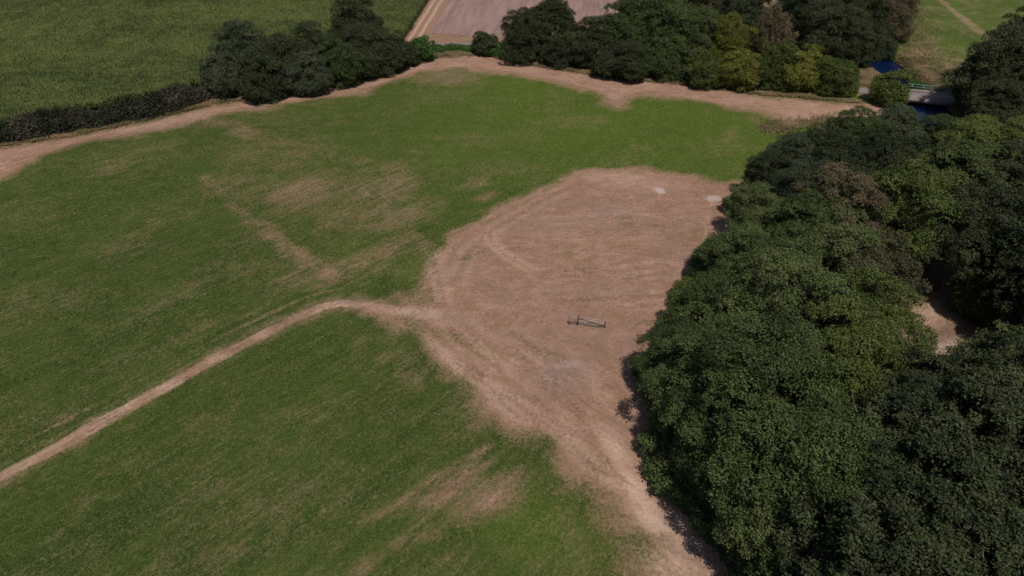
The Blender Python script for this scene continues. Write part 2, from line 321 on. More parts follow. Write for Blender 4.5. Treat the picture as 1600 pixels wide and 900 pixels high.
# ------------------------------------------------------------------ ground material
def ground_material():
    s = NT('meadow_ground'); P = s.pos()
    a = s.attr('ma'); sa = s.sep(a.outputs['Color']); dry, straw, grey = sa[0], sa[1], sa[2]; pale = a.outputs['Alpha']
    b = s.attr('mb'); sb = s.sep(b.outputs['Color']); lush, dark, wB = sb[0], sb[1], sb[2]; wC = b.outputs['Alpha']
    lit = s.attr('mc').outputs['Fac']
    stA = s.noise(s.map(P, ANG_A, (.28, 1.5, 1)), 1.0, 7, .68, .5)
    stB = s.noise(s.map(P, ANG_B, (.3, .7, 1)), 1.0, 7, .72, 1.6)
    stC = s.noise(s.map(P, ANG_C, (.25, .8, 1)), 1.0, 7, .7, .6)
    def fm(f, x, y):
        nd = s.n('ShaderNodeMix', data_type='FLOAT'); s.put(f, nd.inputs[0]); s.put(x, nd.inputs[2]); s.put(y, nd.inputs[3]); return nd.outputs[0]
    st = fm(wC, fm(wB, stA, stB), stC)
    big = s.noise(P, .09, 4, .6); med = s.noise(P, .45, 5, .62); fine = s.noise(P, 2.6, 5, .7); grain = s.noise(P, 9.0, 3, .75)
    tuft = s.noise(P, 5.0, 2, .5)
    # how dry, broken up along the mowing lines
    e = s.math('ADD', s.math('MULTIPLY', s.math('SUBTRACT', st, .5), .62), s.math('MULTIPLY', s.math('SUBTRACT', fine, .5), .75))
    e = s.math('ADD', e, s.math('MULTIPLY', s.math('SUBTRACT', med, .5), .75)); e = s.math('ADD', e, s.math('MULTIPLY', s.math('SUBTRACT', grain, .5), .35))
    d = s.step(s.math('ADD', dry, s.math('MULTIPLY', e, 1.05)), .08, 1.1)
    # green sward
    g = s.mix(s.step(s.math('ADD', fine, s.math('MULTIPLY', s.math('SUBTRACT', st, .5), .8)), .3, .72), (.022, .044, .008), (.070, .102, .019))
    g = s.mix(s.math('MULTIPLY', s.step(s.math('ADD', s.math('MULTIPLY', big, .5), s.math('MULTIPLY', med, .5)), .42, .6), .45), g, (.080, .098, .024))
    g = s.mix(s.math('MULTIPLY', lush, .68), g, s.mix(s.step(fine, .35, .7), (.052, .104, .010), (.130, .180, .018)))
    g = s.mix(s.math('MULTIPLY', dark, .3), g, (.022, .048, .011))
    g = s.mix(s.math('MULTIPLY', s.step(grain, .52, .74), .34), g, (.15, .14, .06))
    g = s.mix(s.math('MULTIPLY', s.step(st, .53, .68), .22), g, (.12, .105, .045))
    blade = s.noise(s.map(P, ANG_A+.25, (2.4, 8., 1)), 1.0, 4, .8, .3)
    g = s.mix(s.math('MULTIPLY', s.step(blade, .46, .66), .55), g, (.115, .135, .042))
    g = s.mix(s.math('MULTIPLY', s.step(blade, .5, .36), .6), g, (.014, .026, .007))
    # burnt turf
    br = s.mix(s.step(s.math('ADD', st, s.math('MULTIPLY', s.math('SUBTRACT', fine, .5), .9)), .26, .78), (.185, .098, .064), (.43, .256, .187))
    br = s.mix(s.math('MULTIPLY', s.step(med, .45, .62), .55), br, (.20, .135, .07))
    br = s.mix(s.math('MULTIPLY', s.step(big, .5, .66), .4), br, (.29, .185, .15))
    br = s.mix(s.math('MULTIPLY', straw, s.step(s.math('ADD', fine, st), .5, 1.1)), br, (.60, .42, .31))
    br = s.mix(s.math('MULTIPLY', grey, s.step(s.math('ADD', med, fine), .75, 1.15)), br, (.25, .175, .155))
    br = s.mix(s.math('MULTIPLY', s.step(grain, .55, .75), .45), br, (.42, .28, .18))
    br = s.mix(s.math('MULTIPLY', s.step(grain, .47, .3), .5), br, (.13, .085, .05))
    br = s.mix(s.step(s.math('MULTIPLY', pale, s.step(s.math('ADD', grain, fine), .7, 1.15)), .12, .55), br, (.46, .36, .31))
    c = s.mix(d, g, br)
    # leaf litter on the woodland floor
    lt = s.mix(s.step(fine, .35, .65), (.05, .03, .018), (.13, .075, .045))
    c = s.mix(lit, c, lt)
    # a few white clover heads and droppings
    v = s.n('ShaderNodeTexVoronoi', feature='F1'); s.l(P, v.inputs['Vector']); v.inputs['Scale'].default_value = 1.3
    sp = s.math('MULTIPLY', s.math('LESS_THAN', v.outputs['Distance'], .055), s.step(s.noise(P, .12, 2), .52, .62))
    c = s.mix(s.math('MULTIPLY', sp, .6), c, (.4, .36, .28))
    h = s.math('ADD', s.math('MULTIPLY', fine, .6), s.math('MULTIPLY', grain, .5)); h = s.math('ADD', h, s.math('MULTIPLY', st, .5))
    return s.done(s.bsdf(c, .95, .08, h, .16, .75))
M_GROUND = ground_material()

def grid_obj(name, xs, ys, extra_z=0.0, mat=M_GROUND, zfun=channel):
    X, Y = np.meshgrid(xs, ys); nx, ny = len(xs), len(ys)
    X = X.ravel(); Y = Y.ravel()
    A, B, Cc = masks(X, Y)
    Z = zfun(X, Y) + (vn(X, Y, 14.)-.5)*.5*sm(np.abs(X), 400, 200) + (vn(X, Y, 2.3)-.5)*.06 + extra_z
    idx = np.arange(nx*ny).reshape(ny, nx)
    q = np.stack([idx[:-1, :-1], idx[:-1, 1:], idx[1:, 1:], idx[1:, :-1]], -1).reshape(-1, 4)
    return mesh_np(name, np.stack([X, Y, Z], -1), q, None, mat, attrs={'ma': A, 'mb': B, 'mc': Cc}, smooth=True)
def ground_z(X, Y):
    X = np.asarray(X, float); Y = np.asarray(Y, float)
    return channel(X, Y) + (vn(X, Y, 14.)-.5)*.5*sm(np.abs(X), 400, 200) + (vn(X, Y, 2.3)-.5)*.06

xs = np.concatenate([[-4000, -1500, -600, -350], np.arange(-230, -80, 1.6), np.arange(-80, 60, .42), np.arange(60, 130, .9), np.arange(130, 230, 3.0), [350, 600, 1500, 4000]])
ys = np.concatenate([[-3000, -800, -200, -40, 0], np.arange(16, 80, .36), np.arange(80, 170, .6), np.arange(170, 330, 2.), [400, 600, 1000, 2000, 6000]])
tag(grid_obj('ground', xs, ys), kind='structure')

# strips that follow a line: ragged sheets a few mm above the ground
def strip(name, P, half, mat, dz, step=.4, rag=.25, attrs=True, nacross=9, crown=0.0, flat=None):
    pts = [P[0]]
    for i in range(len(P)-1):
        L = np.linalg.norm(P[i+1]-P[i]); n = max(1, int(L/step))
        for k in range(1, n+1): pts.append(P[i]+(P[i+1]-P[i])*k/n)
    pts = np.array(pts)
    for _ in range(int(2.5/step)): pts[1:-1] = (pts[:-2]+2*pts[1:-1]+pts[2:])/4
    t = np.gradient(pts, axis=0); t /= np.linalg.norm(t, axis=1)[:, None]; nrm = np.stack([-t[:, 1], t[:, 0]], -1)
    s = np.arange(len(pts))*step
    hl = half+rag*((vn(s, s*0+3, 1.1)-.5)*2+(vn(s, s*0+8, .5)-.5)); hr = half+rag*((vn(s, s*0+13, 1.1)-.5)*2+(vn(s, s*0+18, .5)-.5))
    V = []
    for j in range(nacross):
        f = j/(nacross-1); off = -hr*(1-f)+hl*f; V.append(pts+nrm*off[:, None])
    V = np.stack(V, 1).reshape(-1, 2); X, Y = V[:, 0], V[:, 1]
    z = ground_z(X, Y)+dz if flat is None else np.full(len(X), flat)
    idx = np.arange(len(pts)*nacross).reshape(len(pts), nacross)
    q = np.stack([idx[:-1, :-1], idx[1:, :-1], idx[1:, 1:], idx[:-1, 1:]], -1).reshape(-1, 4)[:, ::-1]
    at = None
    if attrs:
        A, B, Cc = masks(X, Y); at = {'ma': A, 'mb': B, 'mc': Cc}
    return mesh_np(name, np.stack([X, Y, z], -1), q, None, mat, attrs=at, smooth=True)
tag(strip('path', PATH, .62, M_GROUND, .012, rag=.22), kind='structure')

# asphalt lane
def road_material():
    s = NT('worn_asphalt'); P = s.pos()
    f = s.noise(P, 6, 5, .7); m = s.noise(P, .6, 4, .6)
    c = s.mix(s.step(f, .35, .7), (.17, .145, .14), (.27, .23, .225)); c = s.mix(s.math('MULTIPLY', s.step(m, .45, .65), .5), c, (.24, .18, .14))
    return s.done(s.bsdf(c, .9, .2, f, .01, .5))
M_ROAD = road_material()
i0 = 16
def split_road():
    return ROAD[:17], ROAD[17:]
ra, rb_ = split_road()
tag(strip('road', ROAD[:16].tolist() and ROAD[:16], 1.5, M_ROAD, .05, step=.8, rag=.12, attrs=False, nacross=5), kind='structure')
tag(strip('road', ROAD[17:], 1.5, M_ROAD, .05, step=.8, rag=.12, attrs=False, nacross=5), kind='structure')

def soil_material(name, c0, c1, c2, ang, rough_rows=.6):
    s = NT(name); P = s.pos()
    r = s.noise(s.map(P, ang, (.05, rough_rows, 1)), 1, 5, .6, .2); f = s.noise(P, 2.2, 6, .7); m = s.noise(P, .08, 4, .6)
    c = s.mix(s.step(s.math('ADD', r, s.math('MULTIPLY', s.math('SUBTRACT', f, .5), .9)), .32, .68), c0, c1)
    c = s.mix(s.math('MULTIPLY', s.step(m, .42, .66), .55), c, c2)
    return s.done(s.bsdf(c, .95, .1, f, .12, .6))
TD = TRACK[4]-TRACK[0]; ANG_T = math.atan2(TD[1], TD[0])
M_STUB = soil_material('stubble_soil', (.19, .12, .105), (.32, .215, .18), (.26, .17, .15), ANG_T)
def poly_sheet(name, P, mat, dz, step=1.5, rag=.8):
    x0, y0 = P.min(0)-2; x1, y1 = P.max(0)+2
    xs = np.arange(x0, x1, step); ys = np.arange(y0, y1, step); X, Y = np.meshgrid(xs, ys)
    sd = poly_sd(X, Y, P)+(vn(X, Y, 3.)-.5)*rag*2
    idx = np.arange(X.size).reshape(X.shape)
    q = np.stack([idx[:-1, :-1], idx[:-1, 1:], idx[1:, 1:], idx[1:, :-1]], -1); keep = (sd[:-1, :-1] > 0) & (sd[1:, 1:] > 0) & (sd[:-1, 1:] > 0) & (sd[1:, :-1] > 0)
    q = q[keep]; X = X.ravel(); Y = Y.ravel()
    used, inv = np.unique(q, return_inverse=True); X = X[used]; Y = Y[used]
    return mesh_np(name, np.stack([X, Y, ground_z(X, Y)+dz], -1), inv.reshape(-1, 4), None, mat, smooth=True)
tag(poly_sheet('stubble_field', STUBBLE, M_STUB, .06, step=.8, rag=.5), kind='structure')
def track_material():
    s = NT('dirt_track'); P = s.pos(); f = s.noise(P, 2.2, 6, .7)
    u = s.attr('u').outputs['Fac']
    rut = s.math('ADD', s.step(s.math('ABSOLUTE', s.math('SUBTRACT', u, -.32)), .2, .05), s.step(s.math('ABSOLUTE', s.math('SUBTRACT', u, .3)), .2, .05), clamp=True)
    c = s.mix(s.step(f, .3, .7), (.19, .11, .07), (.33, .21, .14)); c = s.mix(s.math('MULTIPLY', rut, s.step(f, .2, .6)), c, (.46, .31, .22))
    return s.done(s.bsdf(c, .95, .1, f, .1, .5))
def track():
    o = strip('track', TRACK, 3.2, track_material(), .1, step=.8, rag=.12, attrs=False, nacross=13)
    me = o.data; n = len(me.vertices); a = me.attributes.new('u', 'FLOAT', 'POINT'); a.data.foreach_set('value', np.tile(np.linspace(-1, 1, 13), n//13).astype(np.float32)); return o
tag(track(), kind='structure')

# ------------------------------------------------------------------ river
def water_material():
    s = NT('river_water'); P = s.pos(); n = s.noise(P, 1.6, 4, .6)
    p = s.n('ShaderNodeBsdfPrincipled'); p.inputs['Base Color'].default_value = (.003, .010, .042, 1); p.inputs['Roughness'].default_value = .07; p.inputs['IOR'].default_value = 1.33  # blue of the reflected sky is put into the base colour, tint below too
    p.inputs['Specular Tint'].default_value = (.45, .65, 1, 1)
    b = s.n('ShaderNodeBump'); b.inputs['Strength'].default_value = .12; b.inputs['Distance'].default_value = .03; s.l(n, b.inputs['Height']); s.l(b.outputs[0], p.inputs['Normal'])
    return s.done(p.outputs[0])
tag(strip('water', RIVER, 3.9, water_material(), 0, step=1., rag=0, attrs=False, nacross=5, flat=-1.15), kind='structure')

# ------------------------------------------------------------------ bridge over the river
def flat_mat(name, c0, c1, scale=3., rough=.85, spec=.2, metal=0., vec=(1, 1, 1)):
    s = NT(name); tc = s.n('ShaderNodeTexCoord').outputs['Object']; m = s.n('ShaderNodeVectorMath', operation='MULTIPLY'); s.l(tc, m.inputs[0]); m.inputs[1].default_value = vec
    f = s.noise(m.outputs[0], scale, 5, .65); return s.done(s.bsdf(s.mix(s.step(f, .32, .7), c0, c1), rough, spec, f, .01, .4, metal))
M_CONC = flat_mat('aged_concrete', (.20, .165, .155), (.33, .28, .26), 2.5)
M_DECK = flat_mat('worn_deck_surface', (.20, .155, .145), (.31, .25, .235), 3., vec=(.35, 2.2, 1))
M_RAIL = flat_mat('pale_green_paint', (.16, .24, .22), (.26, .34, .31), 2., .5, .4)
def bridge():
    bp = G(1452, 151.5); A = G(1400, 147); B = G(1495, 156.5); d = B-A; rz = math.atan2(d[1], d[0]); L = 19.0
    r = empty('bridge', (bp[0], bp[1], .12), rz); tag(r, 'small flat road bridge with pale green railing crossing the blue river', 'bridge')
    m = MB(); m.box(-L/2, L/2, -2.5, 2.5, -.45, .08); m.build('deck', M_DECK, r)
    for sy in (-1, 1):
        k = MB(); k.box(-L/2, L/2, *(sorted((sy*2.5, sy*2.86))), -.62, .22); k.build('kerb', M_CONC, r)
    for sx in (-1, 1):
        k = MB(); k.box(sx*(L/2)-.5-sx*.8, sx*(L/2)+.5-sx*.8, -2.7, 2.7, -2.6, -.47); k.build('abutment', M_CONC, r)
    rl = empty('railing', (0, 0, 0)); rl.parent = r
    xs_ = np.arange(-L/2+.3, L/2, 2.05)
    for x in xs_:
        k = MB(); k.box(x-.05, x+.05, 2.63, 2.73, .22, 1.28); k.build('post', M_RAIL, rl)
    for z in (.72, 1.2):
        k = MB(); k.box(-L/2+.2, L/2-.2, 2.735, 2.80, z-.045, z+.045); k.build('rail', M_RAIL, rl)
bridge()

# ------------------------------------------------------------------ the lone gate on the dry grass
M_WOODG = flat_mat('dark_weathered_wood', (.05, .04, .036), (.12, .10, .085), 6., vec=(1, 1, .2))
M_GALV = flat_mat('dull_galvanised_steel', (.30, .29, .30), (.45, .43, .43), 4., .5, .4, .35)
M_NET = flat_mat('dull_green_mesh_wire', (.08, .10, .06), (.16, .18, .12), 4., .6)
def gate():
    a = G(902.5, 508.5); b = G(945, 513.5); d = b-a; rz = math.atan2(d[1], d[0]); L = float(np.linalg.norm(d))
    z0 = float(ground_z(a[0], a[1]))
    r = empty('field_gate', (a[0], a[1], z0), rz); tag(r, 'lone weathered field gate with tall dark post and short mesh side panel on dry grass', 'gate')
    k = MB(); k.tube([(0, 0, -.2), (0, 0, 1.45), (0, 0, 1.5)], [.065, .06, .04], 8); k.build('hinge_post', M_WOODG, r)
    k = MB(); k.tube([(L, 0, -.2), (L, 0, 1.02), (L, 0, 1.06)], [.06, .055, .04], 8); k.build('latch_post', M_WOODG, r)
    leaf = empty('gate_leaf', (0, 0, 0)); leaf.parent = r
    for z in (.3, .58, .86, 1.1):
        k = MB(); k.tube([(.12, 0, z), (L-.12, 0, z)], [.032, .032], 6); k.build('rail', M_GALV, leaf)
    for x in (.12, L-.12):
        k = MB(); k.tube([(x, .0, .26), (x, .0, 1.14)], [.034, .034], 6); k.build('stile', M_GALV, leaf)
    k = MB(); k.tube([(.12, -.07, 1.02), (L-.14, -.07, .42)], [.036, .034], 6); k.build('brace', M_WOODG, leaf)
    pn = empty('side_panel', (0, 0, 0)); pn.parent = r; w = 1.0
    k = MB(); k.tube([(-w, 0, -.2), (-w, 0, 1.1)], [.05, .045], 6); k.build('post', M_WOODG, pn)
    k = MB(); k.tube([(-w, 0, 1.06), (-.08, 0, 1.1)], [.032, .032], 6); k.build('top_rail', M_GALV, pn)
    k = MB()
    for x in np.linspace(-w+.1, -.14, 9): k.tube([(x, 0, .05), (x, 0, 1.04)], [.009, .009], 3)
    for z in np.linspace(.1, .95, 8): k.tube([(-w+.03, .012, z), (-.08, .012, z)], [.009, .009], 3)
    k.build('wire_mesh', M_NET, pn)
gate()

# ------------------------------------------------------------------ foliage
def leaf_material(name, c_dark, c_light, hint, trans=.16):
    s = NT(name); t = s.attr('tint'); tv = t.outputs['Fac']
    oi = s.n('ShaderNodeObjectInfo').outputs['Random']
    P = s.pos(); f = s.noise(P, .55, 3, .6)
    c = s.mix(tv, c_dark, c_light)
    c = s.mix(s.math('MULTIPLY', s.step(s.math('ADD', f, s.math('MULTIPLY', s.math('SUBTRACT', oi, .5), .25)), .48, .66), .55), c, hint)
    k = s.math('ADD', .8, s.math('MULTIPLY', oi, .4)); c = s.mul(c, k)
    p = s.bsdf(c, .6, .18)
    tr = s.n('ShaderNodeBsdfTranslucent'); s.l(c, tr.inputs['Color'])
    mx = s.n('ShaderNodeMixShader'); mx.inputs[0].default_value = trans; s.l(p, mx.inputs[1]); s.l(tr.outputs[0], mx.inputs[2])
    return s.done(mx.outputs[0])
LEAF = {
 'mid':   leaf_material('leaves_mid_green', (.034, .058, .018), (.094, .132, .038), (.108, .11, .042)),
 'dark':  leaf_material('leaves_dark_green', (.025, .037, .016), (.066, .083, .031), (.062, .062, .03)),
 'grey':  leaf_material('leaves_grey_green', (.030, .045, .022), (.080, .100, .048), (.088, .096, .055)),
 'olive': leaf_material('leaves_olive_green', (.040, .064, .015), (.118, .146, .033), (.135, .142, .038)),
 'brown': leaf_material('leaves_brownish_green', (.045, .048, .024), (.105, .10, .045), (.14, .095, .06)),
 'yellow': leaf_material('leaves_yellow_green', (.06, .08, .012), (.165, .18, .03), (.20, .18, .04)),
 'hedge': leaf_material('hedge_leaves', (.018, .025, .012), (.05, .055, .026), (.05, .045, .03)),
 'hedgebrown': leaf_material('hedge_bare_twigs', (.03, .028, .018), (.085, .075, .046), (.06, .055, .04)),
 'fresh': leaf_material('leaves_fresh_green', (.03, .075, .018), (.075, .15, .035), (.08, .15, .04)),
}
M_BARK = flat_mat('grey_brown_bark', (.07, .052, .04), (.19, .15, .12), 4., vec=(1, 1, .25))
M_DEAD = flat_mat('pale_dead_wood', (.13, .10, .07), (.26, .21, .15), 4., vec=(1, 1, .25))

def fib(n, r):
    i = np.arange(n)+.5; ph = np.arccos(1-2*i/n); th = math.pi*(1+5**.5)*i+r.random()*6
    return np.stack([np.cos(th)*np.sin(ph), np.sin(th)*np.sin(ph), np.cos(ph)], -1)

def leaf_quads(C, N, size, r, tint, asp=.62, flop=.75):
    n = len(C)
    Nn = N+r.normal(0, flop, (n, 3)); Nn /= np.linalg.norm(Nn, axis=1)[:, None]+1e-9
    u = np.cross(Nn, r.normal(0, 1, (n, 3))); u /= np.linalg.norm(u, axis=1)[:, None]+1e-9
    v = np.cross(Nn, u)
    sz = (size*(.6+.8*r.random(n)))[:, None]
    b = Nn*sz*.18
    V = np.stack([C-u*sz*.5-b, C+v*sz*.5*asp, C+u*sz*.5-b, C-v*sz*.5*asp], 1).reshape(-1, 3)
    F4 = np.arange(4*n).reshape(-1, 4)
    return V, F4, np.repeat(tint, 4)

def crown_points(r, Rr, z0, z1, nl, lr, form='dome', gap=.12):
    """bough centres with radius over an uneven dome; returns centres and radii"""
    D = fib(nl*2, r); D = D[D[:, 2] > (-.55 if form != 'skirt' else -.95)]
    cz = z0+(z1-z0)*.42; hu = z1-cz; hd = cz-z0
    wob = r.normal(0, 1, (5, 3)); amp = r.random(5)*.16
    out = []; rad = []
    for d in D:
        if r.random() < gap: continue
        k = 1+sum(a*math.sin(2.2*np.dot(w, d)+i) for i, (w, a) in enumerate(zip(wob, amp)))
        k *= r.choice([r.uniform(.6, .8), r.uniform(.85, 1.04)])
        h = hu if d[2] > 0 else hd
        rr = Rr*k
        if form == 'cone': rr *= (1-.55*max(0, d[2]))
        p = np.array([d[0]*rr, d[1]*rr, cz+d[2]*h*min(k, 1.08)-lr*.5])
        out.append(p); rad.append(lr*r.uniform(.65, 1.35))
    for _ in range(nl//5):
        d = r.normal(0, 1, 3); d /= np.linalg.norm(d); q = r.random()**.5*.6
        out.append(np.array([d[0]*Rr*q, d[1]*Rr*q, cz+d[2]*hu*q])); rad.append(lr)
    return np.array(out), np.array(rad), cz

def build_crown(name, seed, Rr, z0, z1, nl=85, lr=1.15, tufts=30, per=11, leaf=.225, form='dome', gap=.12, droop=0., spread=.36):
    r = np.random.default_rng(seed)
    Cc, Rd, cz = crown_points(r, Rr, z0, z1, nl, lr, form, gap)
    P = []; N = []; T = []
    mid = np.array([0, 0, cz-.3*(z1-cz)])
    for c, q in zip(Cc, Rd):
        out = c-mid; out = out/(np.linalg.norm(out)+1e-9)
        nt = int(tufts*(q/lr)**2)+3
        D = r.normal(0, 1, (nt, 3)); D /= np.linalg.norm(D, axis=1)[:, None]
        D = D+out*.75+np.array([0, 0, .25]); D /= np.linalg.norm(D, axis=1)[:, None]
        tc = c+D*(q*r.uniform(.75, 1.12, nt))[:, None]*np.array([1, 1, .8]); tc[:, 2] -= droop*r.random(nt)*q
        lt = np.clip(r.normal(.5, .2), 0, 1)
        for t_, dd in zip(tc, D):
            tt = np.clip(lt+r.normal(0, .14), 0, 1)
            off = r.normal(0, spread*.56, (per, 3))*np.array([1, 1, .75 if droop == 0 else 1.5])
            P.append(t_+off); N.append(np.repeat((dd*.7+np.array([0, 0, .5]))[None], per, 0)); T.append(np.clip(tt+r.normal(0, .11, per), 0, 1))
    P = np.concatenate(P); N = np.concatenate(N); T = np.concatenate(T)
    ok = P[:, 2] > .12; P = P[ok]; N = N[ok]; T = T[ok]
    V, F4, tv = leaf_quads(P, N, leaf, r, T)
    me_o = mesh_np(name, V, F4, None, LEAF['mid'], attrs={'tint': tv})
    return me_o, Cc, cz

def build_trunk(seed, Cc, cz, z0, R0, n_limb=14, dead=0):
    r = np.random.default_rng(seed+100); m = MB()
    top = cz*.95
    P = [(0, 0, -.3)]; x = y = 0
    for k in range(1, 6):
        x += r.normal(0, .10); y += r.normal(0, .10); P.append((x, y, top*k/5))
    m.tube(P, [R0*1.35, R0, R0*.85, R0*.7, R0*.5, R0*.25], 8)
    for c in Cc[r.permutation(len(Cc))[:n_limb]]:
        k = r.uniform(.35, .9); s0 = np.array([x*k, y*k, top*k]); e = c
        if e[2] < s0[2]-1: s0[2] = max(.4, e[2]-.6)
        m1 = s0*.55+e*.45+np.array([r.normal(0, .3), r.normal(0, .3), .35]); q = R0*.42
        m.tube([s0, m1, e], [q, q*.6, q*.16], 5)
        for _ in range(2):
            e2 = e+r.normal(0, .9, 3); m.tube([m1*.4+e*.6, e2], [q*.3, q*.08], 4)
    return m

PROTO = {}
def proto(key, seed, Rr, z0, z1, **kw):
    r0 = kw.pop('R0', .28); nlm = kw.pop('n_limb', 14)
    cr, Cc, cz = build_crown('crown', seed, Rr, z0, z1, **kw)
    tr = build_trunk(seed, Cc, cz, z0, r0, nlm).build('trunk', M_BARK, None, True)
    PROTO[key] = dict(crown=cr.data, trunk=tr.data, R=Rr, H=z1, cz=cz)
    bpy.data.objects.remove(cr); bpy.data.objects.remove(tr)
for i in range(5): proto('tall%d' % i, 11+i, 5.5, 4.0, 15.0, nl=66, lr=1.28, tufts=56, per=13, leaf=.185, spread=.28, gap=.2)
for i in range(3): proto('full%d' % i, 111+i, 5.5, 2.5, 15.0, nl=100, lr=1.35, tufts=34, per=11, leaf=.23, gap=.08)
for i in range(3): proto('spray%d' % i, 131+i, 5.5, 4.0, 15.0, nl=190, lr=.72, tufts=22, per=12, leaf=.2, spread=.24, gap=.26)
for i in range(3): proto('edge%d' % i, 31+i, 4.5, .4, 11.0, nl=84, lr=1.2, form='skirt', gap=.08, tufts=46, per=12, leaf=.18, spread=.32)
for i in range(3): proto('small%d' % i, 51+i, 4.2, .3, 8.5, nl=72, lr=1.1, form='skirt', gap=.07, R0=.2)
proto('sparse0', 71, 4.2, 1.6, 10.0, nl=60, lr=1.0, gap=.42, tufts=18, per=7)
proto('sparse1', 72, 4.2, 1.6, 10.0, nl=60, lr=1.0, gap=.34, tufts=18, per=7)
proto('droop0', 81, 4.5, 1.5, 14., nl=80, lr=1.2, form='cone', droop=1.6, gap=.1)
for i in range(2): proto('bush%d' % i, 91+i, 2.3, .1, 4.6, nl=40, lr=.75, tufts=20, per=8, leaf=.22, form='skirt', gap=.05, R0=.1, n_limb=9, spread=.28)

tree_rng = random.Random(5)
def tree(px, py, R, Hh, kind, form, label, cat='tree', group=None, name=None):
    """px, py: where the middle of the crown is seen; the trunk is set on the ground under it"""
    keys = [k for k in PROTO if k.startswith(form)]; k = PROTO[tree_rng.choice(keys)]
    sx = R/k['R']; sz = Hh/k['H']
    c = G(px, py, k['cz']*sz)
    z = float(ground_z(c[0], c[1]))
    nm = name or ('tree' if form[:4] != 'bush' else 'bush')
    o = empty(nm, (c[0], c[1], z), tree_rng.uniform(0, 6.28)); o.scale = (sx, sx*tree_rng.uniform(.92, 1.08), sz)
    tag(o, label, cat, group)
    cr = bpy.data.objects.new('crown', k['crown']); COL.objects.link(cr); cr.parent = o
    cr.material_slots[0].link = 'OBJECT'; cr.material_slots[0].material = LEAF[kind]
    tr = bpy.data.objects.new('trunk', k['trunk']); COL.objects.link(tr); tr.parent = o
    return o

